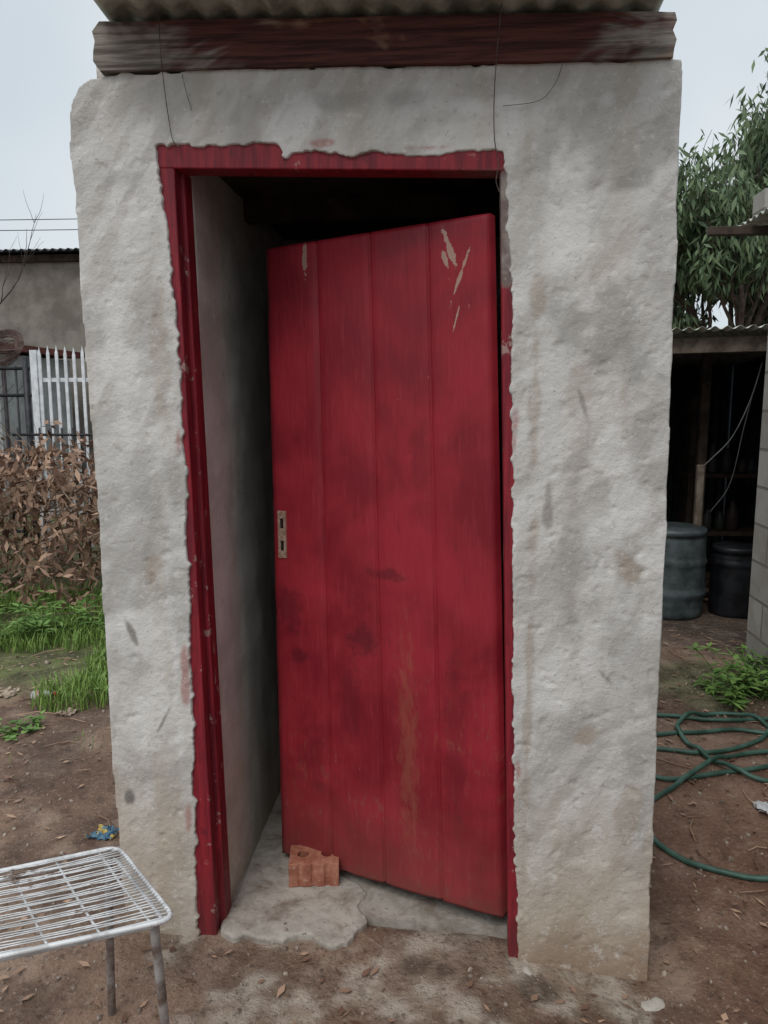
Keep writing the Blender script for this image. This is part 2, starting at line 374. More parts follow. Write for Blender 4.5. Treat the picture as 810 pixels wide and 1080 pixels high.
gridwall('back_wall',(-.70,1.252,-.1),(.67,1.252,-.1),(-.72,1.252,2.17),(.66,1.252,2.15),.11,40,60,25,(.10,.085,.07),.75)  # dark tint puts the interior's shade into the back wall colour
def beam():
    n=90; vs=[]; prof=[(-.014,0),(-.014,.2),(-.014,.4),(-.014,.6),(-.014,.8),(-.014,1),(.05,1),(.05,0)]
    for i in range(n+1):
        t=i/n; x=-.672+1.310*t
        zb=2.220+(2.201-2.220)*t; zt=2.327+(2.297-2.327)*t
        for y,f in prof:
            xe=x
            if i==0: xe+=.022*noise.noise(Vector((f*5,y*20,2)))+(.008 if f==1 else 0)
            if i==n: xe+=.012*noise.noise(Vector((f*6,y*20,7)))
            z=zb+(zt-zb)*f
            if f==1: z-=abs(fbm(x*9,2,1,3))*.004
            if f==0: z+=.002*fbm(x*7,5,1,3)+.001
            vs.append((xe,y+.0012*fbm(x*3,f*9,1,4),z))
    m=len(prof); fs=[]
    for i in range(n):
        for k in range(m): fs.append((i*m+k,(i+1)*m+k,(i+1)*m+(k+1)%m,i*m+(k+1)%m))
    fs.append(tuple(range(m))); fs.append(tuple(n*m+k for k in range(m-1,-1,-1)))
    b=MB(); b.add(vs,fs); b.build('roof_beam',BW,OH)
beam()
r=MB(); corr(r,-.655,.610,lambda x,y:2.335-.0235*(x+.67)+.009-.10*y,-.27,1.5,14); r.build('corrugated_roof',ZR,OH,smooth=True)
r=MB(); r.box(-.52,.57,.118,1.24,2.085,2.10); r.box(-.50,.57,.62,.67,2.02,2.084); r.build('added_dark_ceiling',DW,OH)  # dark ceiling and crosspiece added so the interior top stays near-black
f=MB()
def jamb(xo0,xo1,xi0,xi1,y0,y1,z0,z1):
    f.hexa([(xo0,y0,z0),(xi0,y0,z0),(xi0,y1,z0),(xo0,y1,z0),(xo1,y0,z1),(xi1,y0,z1),(xi1,y1,z1),(xo1,y1,z1)])
jamb(-.56,-.585,-.462,-.503,.008,.062,-.06,2.012)
jamb(-.56,-.585,-.447,-.494,.050,.108,-.06,2.012)
jamb(.335,.268,.40,.34,.008,.048,-.08,1.99)
jamb(.345,.276,.40,.34,.044,.108,-.08,1.99)
f.hexa([(-.585,.006,2.008),(.34,.006,1.979),(.34,.070,1.979),(-.585,.070,2.008),(-.585,.006,2.09),(.34,.006,2.07),(.34,.070,2.07),(-.585,.070,2.09)])
f.hexa([(-.57,.060,2.018),(.33,.060,1.989),(.33,.11,1.989),(-.57,.11,2.018),(-.57,.060,2.085),(.33,.060,2.065),(.33,.11,2.065),(-.57,.11,2.085)])
f.build('door_frame',RF,OH,bevel=.004,seg=3)
# door
DH,DWd=1.84,.68
ht,hb=Vector((.246,.052,1.900)),Vector((.318,.052,.066)); ft,fb=Vector((-.364,.337,1.881)),Vector((-.354,.337,.043))
nrm=(ht-hb).cross(ft-hb).normalized()
if nrm.y>0: nrm=-nrm
def dp(u,v,d=0):
    a=u/DWd; b=v/DH
    return fb.lerp(hb,a).lerp(ft.lerp(ht,a),b)-nrm*d
edges=[0,.172,.342,.512,.68]
us=[]
for i in range(4):
    a,b=edges[i],edges[i+1]; lo=a if i==0 else a+.0085; hi=b if i==3 else b-.0085
    if i>0: us+=[a-.0055,a-.0025,a,a+.0025,a+.0055]
    us+=[lo+(hi-lo)*k/9 for k in range(10)]
us=sorted(set(us)); nv=230; vsd=[DH*k/nv for k in range(nv+1)]
def dd(u,v):
    d=0
    for e in edges[1:-1]:
        q=abs(u-e); wob=.0008*noise.noise(Vector((v*9,e*30,0)))
        if q<.0068: d+=(1-q/.0068)*(.0065+wob)
    bi=sum(u>e for e in edges[1:-1]); a,b=edges[bi],edges[bi+1]
    t=(u-a)/(b-a)*2-1; d+=.0014*t*t+.0022*noise.noise(Vector((bi*7,v*2.2,1)))
    d+=.0006*fbm(u*60,v*5,bi,3)
    for e in (u,DWd-u,DH-v): 
        if e<.004: d+=.0025*(1-e/.004)
    return d
vs=[];uvs=[]
for v in vsd:
    for u in us:
        vv=v
        if v==0: vv+=.008*max(0,fbm(u*25,0,3,3))
        if v==DH: vv-=.005*max(0,fbm(u*18,4,3,3))
        uu=u
        if u==0: uu+=.004*max(0,fbm(v*8,2,1,3))
        vs.append(dp(uu,vv,dd(u,v))); uvs.append((u,v))
n=len(us); fs=[(j*n+i,j*n+i+1,(j+1)*n+i+1,(j+1)*n+i) for j in range(nv) for i in range(n-1)]
rim=[i for i in range(n)]+[j*n+n-1 for j in range(1,nv+1)]+[nv*n+i for i in range(n-2,-1,-1)]+[j*n for j in range(nv-1,0,-1)]
k0=len(vs)
for i in rim:
    u,v=uvs[i]; vs.append(dp(u,v,.038)); uvs.append((u,v))
R_=len(rim)
for i in range(R_): fs.append((rim[i],k0+i,k0+(i+1)%R_,rim[(i+1)%R_]))
fs.append(tuple(range(k0,k0+R_)))
me=bpy.data.meshes.new('door'); me.from_pydata(vs,[],fs); ul=me.uv_layers.new(name='UVMap')
for p in me.polygons:
    p.use_smooth=True
    for li in p.loop_indices: ul.data[li].uv=uvs[me.loops[li].vertex_index]
me.materials.append(RD); me.update()
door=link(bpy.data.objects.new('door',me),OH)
lk=MB()
def dbox(u0,u1,v0,v1,d0,d1): lk.hexa([dp(u0,v0,d0),dp(u1,v0,d0),dp(u1,v0,d1),dp(u0,v0,d1),dp(u0,v1,d0),dp(u1,v1,d0),dp(u1,v1,d1),dp(u0,v1,d1)])
pv0=.955; pv1=1.095
for a in [(.020,.048,pv0,pv0+.022),(.020,.048,pv0+.052,pv0+.088),(.020,.048,pv0+.118,pv1),(.020,.028,pv0+.022,pv0+.052),(.040,.048,pv0+.022,pv0+.052),(.020,.028,pv0+.088,pv0+.118),(.040,.048,pv0+.088,pv0+.118)]:
    dbox(*a,-.0035,.002)
lk.build('lock_plate',PLATE,OH)
lk=MB(); dbox(.027,.041,pv0+.02,pv0+.055,-.0006,.003); dbox(.027,.041,pv0+.085,pv0+.12,-.0006,.003); lk.build('lock_hole_shade',HOLE_SHADE,OH)  # near-black blocks painted as the shade inside the plate openings
wr=MB()
wr.tube(spline([(-.512,-.03,2.33),(-.514,-.022,2.25),(-.512,-.012,2.18),(-.503,-.012,2.10),(-.495,-.012,2.06),(-.478,-.014,2.045)],6),.0011,6)
wr.tube(spline([(.262,-.03,2.32),(.255,-.024,2.24),(.250,-.014,2.14),(.252,-.014,2.05),(.262,-.012,1.99),(.258,-.012,1.955),(.266,-.012,1.93)],6),.0011,6)
wr.tube(spline([(.40,-.006,2.20),(.385,-.008,2.16),(.35,-.008,2.125),(.27,-.010,2.115)],6),.0007,6)
wr.tube(spline([(-.47,-.006,2.21),(-.462,-.007,2.17),(-.45,-.006,2.13)],6),.0006,6)
wr.build('hanging_wire',WIRE,OH,smooth=True)
fl=MB(); fl.box(-.50,.58,.10,1.26,-.06,.012); fl.build('inner_floor',CONCD,OH)
slab=[(-.455,.13),(-.455,.01),(-.41,-.012),(-.37,.0),(-.33,-.02),(-.27,-.012),(-.235,.012),(-.20,.015),(-.17,-.02),(-.14,-.032),(-.10,-.015),(-.075,.03),(-.055,.09),(-.085,.14),(-.07,.20),(-.10,.25),(-.19,.31),(-.30,.40),(-.36,.62),(-.46,.62)]
sl=roughen(slab,.008,.008,31,20,.003)
def slfn(c):
    c.z+=.004*fbm(c.x*7,c.y*7,1,4)+.0015*fbm(c.x*40,c.y*40,1,2); return c
remeshed('threshold_slab',prism([(x,y,-.04) for x,y in sl],[(x,y,.018) for x,y in sl]),.005,CONC,OH,slfn,3)
def lump(name,c,rx,ry,rz,mat,seed,parent=None,sub=3):
    bm=bmesh.new(); bmesh.ops.create_icosphere(bm,subdivisions=sub,radius=1)
    for v in bm.verts:
        k=1+.35*fbm(v.co.x*1.3+seed,v.co.y*1.3,v.co.z*1.3,4); v.co=Vector((v.co.x*rx*k,v.co.y*ry*k,v.co.z*rz*k))+Vector(c)
    me=bpy.data.meshes.new(name); bm.to_mesh(me); me.materials.append(mat)
    for p in me.polygons: p.use_smooth=True
    return link(bpy.data.objects.new(name,me),parent)
lump('foundation_rubble',(.69,-.075,-.078),.06,.035,.030,CONC,3)
lump('foundation_rubble',(.385,-.03,-.05),.03,.02,.04,CONC,9)
lump('foundation_rubble',(.345,-.04,-.045),.05,.03,.02,CONC,14)
lump('foundation_rubble',(.56,-.05,-.07),.09,.03,.025,CONC,21)

# ------------------------------------------------------------------ brick
def brick():
    m=M('clay_brick',.85,.2); nz=m.noise(18,5,.7); n2=m.noise(60,3,.7)
    c=m.mix(m.mr(nz,.35,.65),(.27,.095,.060),(.42,.185,.125))
    c=m.mix(m.mr(n2,.58,.7,0,.6),c,(.52,.34,.27)); c=m.mix(m.mr(nz,.40,.30,0,.6),c,(.14,.06,.045)); m.col(c); m.bump(n2,.003)
    L,W,H=.150,.105,.074; bm=bmesh.new()
    bmesh.ops.create_cube(bm,size=1)
    for v in bm.verts: v.co=Vector((v.co.x*L,v.co.y*W,v.co.z*H))
    me=bpy.data.meshes.new('brick'); bm.to_mesh(me); me.materials.append(m.m); o=link(bpy.data.objects.new('brick',me))
    cut=[]
    for hx,hy,hr in [(-.034,.004,.017),(.036,.004,.017),(-.04,-W/2-.006,.011),(.0,-W/2-.006,.011),(.04,-W/2-.006,.011)]:
        bm=bmesh.new(); bmesh.ops.create_cone(bm,cap_ends=True,segments=24,radius1=hr,radius2=hr,depth=.2)
        for v in bm.verts: v.co+=Vector((hx,hy,0))
        mm=bpy.data.meshes.new('c'); bm.to_mesh(mm); oc=bpy.data.objects.new('c',mm); S.collection.objects.link(oc); cut.append(oc)
        bo=o.modifiers.new('bo','BOOLEAN'); bo.object=oc; bo.operation='DIFFERENCE'; bo.solver='EXACT'
    bv=o.modifiers.new('bv','BEVEL'); bv.width=.0025; bv.segments=2; bv.limit_method='ANGLE'
    dg=bpy.context.evaluated_depsgraph_get(); dg.update()
    m2=bpy.data.meshes.new_from_object(o.evaluated_get(dg)); o.modifiers.clear(); o.data=m2; m2.name='brick'
    for oc in cut: bpy.data.objects.remove(oc)
    for v in m2.vertices: v.co+=Vector((1,1,1))*.0015*fbm(v.co.x*40,v.co.y*40,v.co.z*40,2)
    o.location=(-.235,.265,.018+H/2+.001); o.rotation_euler=(0,0,math.radians(7))
brick()

# ------------------------------------------------------------------ stool
def stool():
    m=M('worn_white_coated_wire',.45,.4,.2); nz=m.noise(11,4,.7)
    c=m.mix(m.mr(nz,.4,.55),(.48,.48,.48),(.70,.71,.72))
    c=m.mix(m.mr(nz,.57,.66,0,.9),c,(.13,.075,.05)); m.col(c)
    lm=simple('stool_leg_metal',(.16,.11,.09),(.46,.45,.44),14,.5,.001,.4,.3)
    P=empty('wire_stool'); zt=.44
    NR,FR,FL,NL=[Vector((*p,zt)) for p in [(-.37,-.52),(-.59,-.29),(-.90,-.45),(-.70,-.67)]]
    def rr(pts,r=.035,n=6):
        out=[]
        for i,p in enumerate(pts):
            a=(pts[i-1]-p).normalized(); b=(pts[(i+1)%len(pts)]-p).normalized()
            for k in range(n+1):
                t=k/n; out.append(p+a*r*(1-t)**2+b*r*t**2)
        out.append(out[0]); return out
    s=MB(); s.tube(rr([NR,FR,FL,NL]),.0055,10,False)
    ins=[p+Vector((0,0,-.014)) for p in [NR.lerp(FL,.04),FR.lerp(NL,.04),FL.lerp(NR,.04),NL.lerp(FR,.04)]]
    s.tube(rr(ins),.0045,8,False); s.build('seat_rim',m.m,P,smooth=True)
    s=MB(); N=30
    for i in range(1,N):
        t=i/N; a=NR.lerp(FR,t); b=NL.lerp(FL,t); q=.004+.003*math.sin(i*2.1)
        pts=[a.lerp(b,k/10)+Vector((U(-1,1)*.001,U(-1,1)*.0018,.004-q*math.sin(math.pi*k/10))) for k in range(11)]
        s.tube(pts,.0015,6)
    for t in (.12,.38,.64,.9):
        a=NR.lerp(NL,t); b=FR.lerp(FL,t); s.tube([a.lerp(b,k/6)+Vector((0,0,-.0035-.005*math.sin(math.pi*k/6))) for k in range(7)],.0028,8)
    s.build('seat_wire',m.m,P,smooth=True)
    s=MB()
    for tp,bt in [((-.415,-.515),(-.415,-.475)),((-.60,-.32),(-.635,-.275)),((-.86,-.455),(-.93,-.42)),((-.69,-.64),(-.69,-.70))]:
        z0=gh(*bt)-.005
        s.tube(spline([(tp[0],tp[1],zt-.008),(tp[0]*.99+bt[0]*.01,tp[1],zt-.05),(bt[0]*.6+tp[0]*.4,bt[1]*.6+tp[1]*.4,.2),(bt[0],bt[1],z0)],5),.0095,12)
    s.build('leg',lm,P,smooth=True)
stool()

# ------------------------------------------------------------------ hose and litter
hm=M('green_hose_rubber',.45,.4); hm.col(hm.mix(hm.mr(hm.noise(8,4),.4,.6),(.028,.075,.055),(.065,.14,.11)))
hp=[(2.1,1.9),(1.75,1.68),(1.45,1.60),(1.2,1.63),(1.0,1.60),(.90,1.50),(.97,1.40),(1.2,1.44),(1.45,1.50),(1.62,1.42),(1.58,1.25),(1.40,1.12),(1.15,1.05),(.98,1.02),(.90,1.12),(1.0,1.26),(1.2,1.24),(1.42,1.33),(1.60,1.52),(1.50,1.66),(1.30,1.64),(1.18,1.48),(1.20,1.25),(1.30,1.06),(1.48,1.02),(1.62,1.12),(1.55,1.28),(1.30,1.20),(1.05,.98),(.90,.84),(.86,.68),(.92,.57),(1.05,.49),(1.2,.46),(1.45,.47),(1.9,.60),(2.4,.7)]
hs=spline([(x,y,0) for x,y in hp],10)
pp=[]
for i,p in enumerate(hs):
    z=gh(p.x,p.y)+.010; lift=0
    for q in pp[:-12]:
        if (q.x-p.x)**2+(q.y-p.y)**2<.0009: lift=max(lift,q.z-z+.019)
    pp.append(Vector((p.x,p.y,z+max(0,lift))))
for _ in range(2):
    for i in range(1,len(pp)-1): pp[i].z=max(pp[i].z,(pp[i-1].z+pp[i+1].z)/2)
h=MB(); h.tube(pp,.0095,10); h.build('garden_hose',hm.m,smooth=True)
def crumple(name,c,r,mats,seed):
    bm=bmesh.new(); bmesh.ops.create_grid(bm,x_segments=14,y_segments=14,size=1)
    for v in bm.verts:
        x,y=v.co.x,v.co.y
        v.co=Vector((c[0]+r*(x+.5*fbm(x*2+seed,y*2,0,3)),c[1]+r*(y*.8+.5*fbm(x*2,y*2+seed,5,3)),gh(c[0],c[1])+.004+r*.7*abs(fbm(x*1.7,y*1.7,seed,4))))
    me=bpy.data.meshes.new(name); bm.to_mesh(me)
    for m in mats: me.materials.append(m)
    for p in me.polygons: p.material_index=0 if fbm(p.center.x*20,p.center.y*20,seed,2)<.1 or len(mats)<2 else 1
    return link(bpy.data.objects.new(name,me))
BL=simple('blue_plastic',(.05,.12,.20),(.12,.22,.30),30,.6,0); YE=simple('yellow_plastic',(.4,.28,.06),(.5,.40,.14),30,.6,0); WP=simple('white_plastic',(.5,.52,.54),(.68,.69,.70),10,.5,0)
crumple('crumpled_wrapper',(-.995,.46),.040,[BL,YE],2)
crumple('plastic_bag_scrap',(1.33,.83),.05,[WP],5)
CB=simple('faded_cardboard',(.26,.20,.15),(.40,.33,.26),12,.85,0)
crumple('cardboard_scrap',(-2.05,1.62),.06,[CB],8); crumple('cardboard_scrap',(-1.62,1.42),.04,[CB],11); crumple('cardboard_scrap',(-2.35,1.85),.06,[CB],13)
b=MB(); zb=gh(-1.81,1.58)+.022; ax=Vector((.95,.3,0)); c0=Vector((-1.87,1.56,zb))
b.tube([c0+ax*t for t in (0,.008,.06,.08,.09,.10)],[.016,.024,.024,.016,.010,.010],16); b.cur=1
b.tube([c0+ax*.098,c0+ax*.115],.012,14); b.cur=2; b.tube([c0+ax*.02,c0+ax*.05],.0246,16)
b.build('plastic_bottle',[simple('clear_dull_plastic',(.32,.31,.30),(.5,.5,.5),30,.3,0),simple('red_cap',(.45,.03,.04),(.5,.05,.06),10,.4,0),simple('pink_label',(.35,.10,.11),(.5,.35,.35),30,.5,0)],smooth=True)
pb=MB(); pm=simple('pebble_stone',(.13,.09,.07),(.38,.32,.27),30,.9,0)
ico=bmesh.new(); bmesh.ops.create_icosphere(ico,subdivisions=1,radius=1); IV=[v.co.copy() for v in ico.verts]; IF=[tuple(v.index for v in f.verts) for f in ico.faces]
def inside_house(x,y): return -.76<x<.72 and y>-.02 and y<1.4
for i in range(5000):
    x=U(-2.3,2.2); y=U(-.75,2.3)
    if inside_house(x,y): 
        if not(-.45<x<.3 and y<.12): continue
    r=.0022+.008*rnd()**4; s=U(.6,1.3)
    if i%90==0: r*=2.0
    z=gh(x,y)+(.0 if not(-.45<x<-.05 and 0<y<.3) else .018)
    rot=Euler((U(0,6),U(0,6),U(0,6))).to_matrix()
    pb.add([rot@Vector((v.x*r*s,v.y*r,v.z*r*.7))*(1+.25*noise.noise(v*2+Vector((i,0,0))))+Vector((x,y,z+r*.2)) for v in IV],IF)
pb.build('gravel',pm)
ll=MB()
for i in range(1300):
    x=U(-3.3,-.8) if rnd()<.6 else U(.75,2.1); y=U(-.3,3) 
    if i<120: x=U(-.8,1.2); y=U(-.6,-.05)
    if inside_house(x,y): continue
    a=U(0,6.3); ll.leaf(Vector((x,y,gh(x,y)+.006)),Vector((math.cos(a),math.sin(a),U(-.1,.3))),U(.003,.010),U(.015,.055),Vector((0,0,1)))
for i in range(200):
    x=U(-3.3,-.8) if rnd()<.7 else U(.75,2.1); y=U(.0,3); a=U(0,6.3); L=U(.04,.22)
    if inside_house(x,y): continue
    ll.tube([(x,y,gh(x,y)+.006),(x+L*.5*math.cos(a),y+L*.5*math.sin(a),gh(x,y)+.012),(x+L*math.cos(a+.2),y+L*math.sin(a+.2),gh(x,y)+.006)],.002,5)
ll.build('leaf_litter',DL)

# ------------------------------------------------------------------ grass and weeds
gb=MB()
def blade(x,y,hh,w):
    a=U(0,6.3); lean=U(.1,.8)*hh; dx,dy=math.cos(a),math.sin(a); z=gh(x,y)-.003; px,py=-dy*w,dx*w
    m=(x+dx*lean*.35,y+dy*lean*.35,z+hh*.6); t=(x+dx*lean,y+dy*lean,z+hh*U(.75,1))
    gb.add([(x-px,y-py,z),(x+px,y+py,z),(m[0]+px*.8,m[1]+py*.8,m[2]),(m[0]-px*.8,m[1]-py*.8,m[2]),t],[(0,1,2,3),(3,2,4)])
for i in range(36000):
    x=U(-4.6,-.85); y=U(1.35,3.6)
    if inside_house(x,y): continue
    d=fbm(x*1.6,y*1.6,7,3)
    lim=1.45+.55*sst(-1.5,-2.2,x)
    if y<lim+.35 and d<.30-.6*(y-lim)/.5: continue
    if d<-.42: continue
    hh=U(.03,.12)*(1.0+.6*max(0,d))
    blade(x,y,hh,U(.0018,.0035))
for i in range(900):
    x=U(-2.6,-1.0); y=U(.7,1.7)
    if fbm(x*3,y*3,2,3)>.22: blade(x,y,U(.015,.05),.0018)
gb.build('grass',GL)
def weed(name,cx,cy,n,hmax,spread,ll=(.04,.09)):
    w_=MB()
    for i in range(n):
        a=U(0,6.3); r=spread*rnd()**.7; bx=cx+r*math.cos(a)*.5; by=cy+r*math.sin(a)*.5
        hh=hmax*U(.4,1); z=gh(bx,by); tx=bx+U(-1,1)*spread*.5; ty=by+U(-1,1)*spread*.5
        pts=spline([(bx,by,z),((bx+tx)/2,(by+ty)/2,z+hh*.6),(tx,ty,z+hh)],4); w_.tube(pts,.0022,5)
        for k in range(14):
            p=pts[min(len(pts)-1,1+int(rnd()*(len(pts)-1)))]; b_=U(0,6.3)
            w_.leaf(p,Vector((math.cos(b_),math.sin(b_),U(-.1,.6))),U(.007,.016),U(*ll),Vector((0,0,1)),.5)
    w_.build(name,WL)
weed('weed_plant',1.72,2.02,34,.22,.42); weed('weed_plant',1.58,1.90,10,.10,.22)
weed('weed_plant',-2.55,2.55,30,.24,.55,(.05,.1)); weed('weed_plant',-2.0,2.75,26,.22,.5,(.05,.1)); weed('weed_plant',-3.0,2.7,26,.25,.5,(.05,.1)); weed('weed_plant',-1.55,1.72,10,.07,.2,(.02,.05)); weed('weed_plant',-1.75,1.25,8,.05,.2,(.02,.05))

# dry brush heap
br=MB()
def bh(x,y):
    return max(.1,(1.10+.36*fbm(x*2.5,y*2.5,3,4))*sst(-5.4,-4.2,x)*sst(-1.35,-2.55,x)**.6*sst(2.75,3.35,y)**.7*sst(5.0,4.2,y))
for i in range(420):
    x=U(-5.2,-1.4); y=U(3.0,4.6); h_=bh(x,y)
    if h_<.12: continue
    a=U(0,6.3); L=U(.3,.9); z=U(.02,h_*.85); el=U(-.2,1.0)
    d=Vector((math.cos(a)*math.cos(el),math.sin(a)*math.cos(el),math.sin(el)))
    p=Vector((x,y,z)); pts=[p]
    for k in range(6):
        d=(d+Vector((U(-1,1),U(-1,1),U(-1,.8)))*.22).normalized(); p=p+d*L/6; p.z=max(p.z,.01); pts.append(p.copy())
    br.tube(pts,[.006*(1-k/8) for k in range(7)],5)
br.cur=1
for i in range(15000):
    x=U(-5.2,-1.4); y=U(2.9,4.3); h_=bh(x,y)
    if h_<.12: continue
    z=h_*rnd()**.55
    if fbm(x*4,y*4,z*4,3)<-.08: continue
    d=Vector((U(-1,1),U(-1,1),U(-1.6,.3))); br.leaf(Vector((x,y,z)),d,U(.008,.021),U(.05,.13))
br.build('dry_brush_pile',[TWG,DL])

# ------------------------------------------------------------------ peach tree
def tree():
    T=MB(); tips=[]
    base=Vector((3.9,8.6,-.05)); fork=Vector((3.85,8.55,1.6))
    T.tube([base,base.lerp(fork,.5)+Vector((.05,0,0)),fork],[.16,.12,.11],12)
    def grow(p,d,L,r,depth):
        pts=[p]; q=p.copy(); dd_=d.copy(); n=6
        for k in range(n):
            dd_=(dd_+Vector((U(-1,1),U(-1,1),U(-.5,.9)))*.16).normalized(); q=q+dd_*L/n; pts.append(q.copy())
        T.tube(pts,[r*(1-.6*k/n) for k in range(n+1)],7 if depth<2 else 5)
        if depth>=3: tips.append(pts); return
        for k in range([6,5,5][depth]):
            i=random.randint(2,n); nd=(dd_+Vector((U(-1,1),U(-1,1),U(-.5,.8)))*.9).normalized(); grow(pts[i],nd,L*U(.5,.75),r*.45,depth+1)
    for i in range(12):
        a=i*.7+U(-.3,.3); up=U(.7,1.3) if i<7 else 1.9; grow(fork,Vector((math.cos(a)*.8,math.sin(a)*.8,up)).normalized(),U(1.4,1.9),.06,0)
    T.cur=1
    for pts in tips:
        if pts[3].y>9.9: continue
        for k in range(20):
            p=pts[random.randint(1,6)]+Vector((U(-1,1),U(-1,1),U(-1,1)))*.12
            if p.z<1.5: continue
            T.leaf(p,Vector((U(-.7,.7),U(-.7,.7),U(-1.4,-.1))),U(.014,.024),U(.10,.18),None,.3)
    T.build('peach_tree',[BRK,TL])
tree()

# ------------------------------------------------------------------ shed on the right
SH=empty('lean_to_shed')
s=MB(); corr(s,.9,2.75,lambda x,y:1.885+.03*(x-1.5)-.06*(y-3.2),3.12,5.6,8,.010,.076,.002); s.build('corrugated_roof',ZR,SH,smooth=True)
s=MB(); s.hexa([(.95,3.22,1.735),(2.7,3.22,1.775),(2.7,3.27,1.775),(.95,3.27,1.735),(.95,3.22,1.83),(2.7,3.22,1.87),(2.7,3.27,1.87),(.95,3.27,1.83)]); s.build('front_beam',GW,SH,bevel=.004)
s=MB(); s.box(1.20,1.28,3.28,3.36,-.1,1.74); s.box(2.42,2.50,3.28,3.36,-.1,1.78); s.box(1.93,1.99,3.82,3.88,-.1,1.8); s.build('post',DW,SH,bevel=.004)
s=MB()
def vcorr(mb,p0,p1,z0,z1,per=.076,amp=.009):
    p0=Vector(p0);p1=Vector(p1);d=p1-p0;L=d.length;t=d/L;q=Vector((-t.y,t.x,0));n=int(L/per*8)
    vs=[];fs=[]
    for i in range(n+1):
        p=p0+t*L*i/n+q*amp*math.sin(2*math.pi*L*i/n/per)
        for z in (z0,z1):
            vs.append((p.x,p.y,z)); vs.append((p.x+q.x*.002,p.y+q.y*.002,z))
    for i in range(n):
        a=i*4; fs+=[(a,a+4,a+6,a+2),(a+1,a+3,a+7,a+5),(a+2,a+6,a+7,a+3)]
    mb.add(vs,fs)
vcorr(s,(.95,5.5,0),(2.75,5.5,0),-.05,1.8); vcorr(s,(.95,3.3,0),(.95,5.5,0),-.05,1.8); vcorr(s,(2.72,5.5,0),(2.72,3.3,0),-.05,1.85)
s.build('corrugated_wall',ZD,SH,smooth=True)
s=MB()
for k in range(15): s.box(1.35,1.92,4.60+.004*(k%2),4.625+.004*(k%2),.62+k*.072,.62+k*.072+.062)
s.build('slatted_screen',simple('blue_grey_board',(.07,.09,.105),(.13,.155,.175),8,.7,0),SH)
s=MB(); s.box(2.0,2.65,4.3,4.6,.86,.89); s.box(2.0,2.65,4.3,4.6,.40,.43); s.box(2.02,2.06,4.32,4.58,-.05,1.5); s.build('shelf',DW,SH)
cols=[(.05,.028,.018),(.04,.04,.036),(.02,.026,.02),(.035,.022,.02),(.02,.022,.026)]
for k in range(9):
    x=2.08+(k%5)*.115+U(-.03,.03); z=.89 if k<5 else .43; hgt=U(.10,.26); r_=U(.03,.05); c=cols[k%5]
    bt=MB(); bt.tube([(x,4.4,z),(x,4.4,z+.01),(x,4.4,z+hgt*.65),(x,4.4,z+hgt*.8),(x,4.4,z+hgt)],[r_*.92,r_,r_,r_*.6,r_*.5],14); bt.build('storage_jar',simple('jar_%d'%k,c,tuple(v*1.5 for v in c),20,.5,0),SH,smooth=True)
def drum(name,cx,cy,r,H,mat,ribs):
    prof=[(0,.0),(r*.93,0),(r*.97,.012)]
    for k in range(1,25):
        z=H*k/25; rr=r*(1+.035*math.sin(math.pi*k/25))
        for rb in ribs:
            if abs(k/25-rb)<.03: rr+=.012
        prof.append((rr,z))
    prof+=[(r*.97,H),(r*1.03,H+.004),(r*1.03,H+.034),(r*.98,H+.042),(0,H+.042)]
    n=40; vs=[]; m=len(prof)
    for (pr,z) in prof:
        for k in range(n): th=2*math.pi*k/n; vs.append((cx+pr*math.cos(th),cy+pr*math.sin(th),z+gh(cx,cy)-.005))
    fs=[(i*n+k,i*n+(k+1)%n,(i+1)*n+(k+1)%n,(i+1)*n+k) for i in range(m-1) for k in range(n)]
    b_=MB(); b_.add(vs,fs); b_.build(name,mat,smooth=True)
DG=simple('grey_green_plastic',(.035,.046,.048),(.085,.105,.110),9,.45,0,.4); DK=simple('black_plastic',(.006,.007,.009),(.018,.020,.024),10,.4,0,.4)
drum('plastic_drum',1.665,3.42,.215,.56,DG,(.3,.68)); drum('black_bin',2.10,3.45,.15,.44,DK,(.85,))
c=MB(); c.tube(spline([(2.15,3.35,1.70),(2.08,3.33,1.45),(1.98,3.32,1.22),(1.86,3.32,1.08),(1.80,3.32,1.02)],6),.0045,6); c.tube(spline([(2.2,3.5,1.7),(2.12,3.5,1.3),(2.05,3.5,.9),(1.93,3.5,.7)],6),.0035,6); c.build('cable',simple('grey_cable',(.08,.08,.08),(.12,.12,.12),10,.5,0),SH,smooth=True)
c=MB(); c.box(1.84,1.885,3.52,3.56,-.02,1.02); c.build('timber_upright',GW,SH,bevel=.003)
jk=MB()
for i in range(60):
    x=U(1.3,2.6); y=U(3.5,4.6); a=U(0,3.1); L=U(.08,.35); z=gh(x,y)+U(.0,.06); w_=U(.01,.03)
    d=Vector((math.cos(a),math.sin(a),U(-.1,.2))); q=Vector((-d.y,d.x,0))*w_; u_=Vector((0,0,w_)); p=Vector((x,y,z))
    jk.hexa([p-q,p+d*L-q,p+d*L+q,p+q,p-q+u_,p+d*L-q+u_,p+d*L+q+u_,p+q+u_])
jk.build('scrap_pile',[DW])

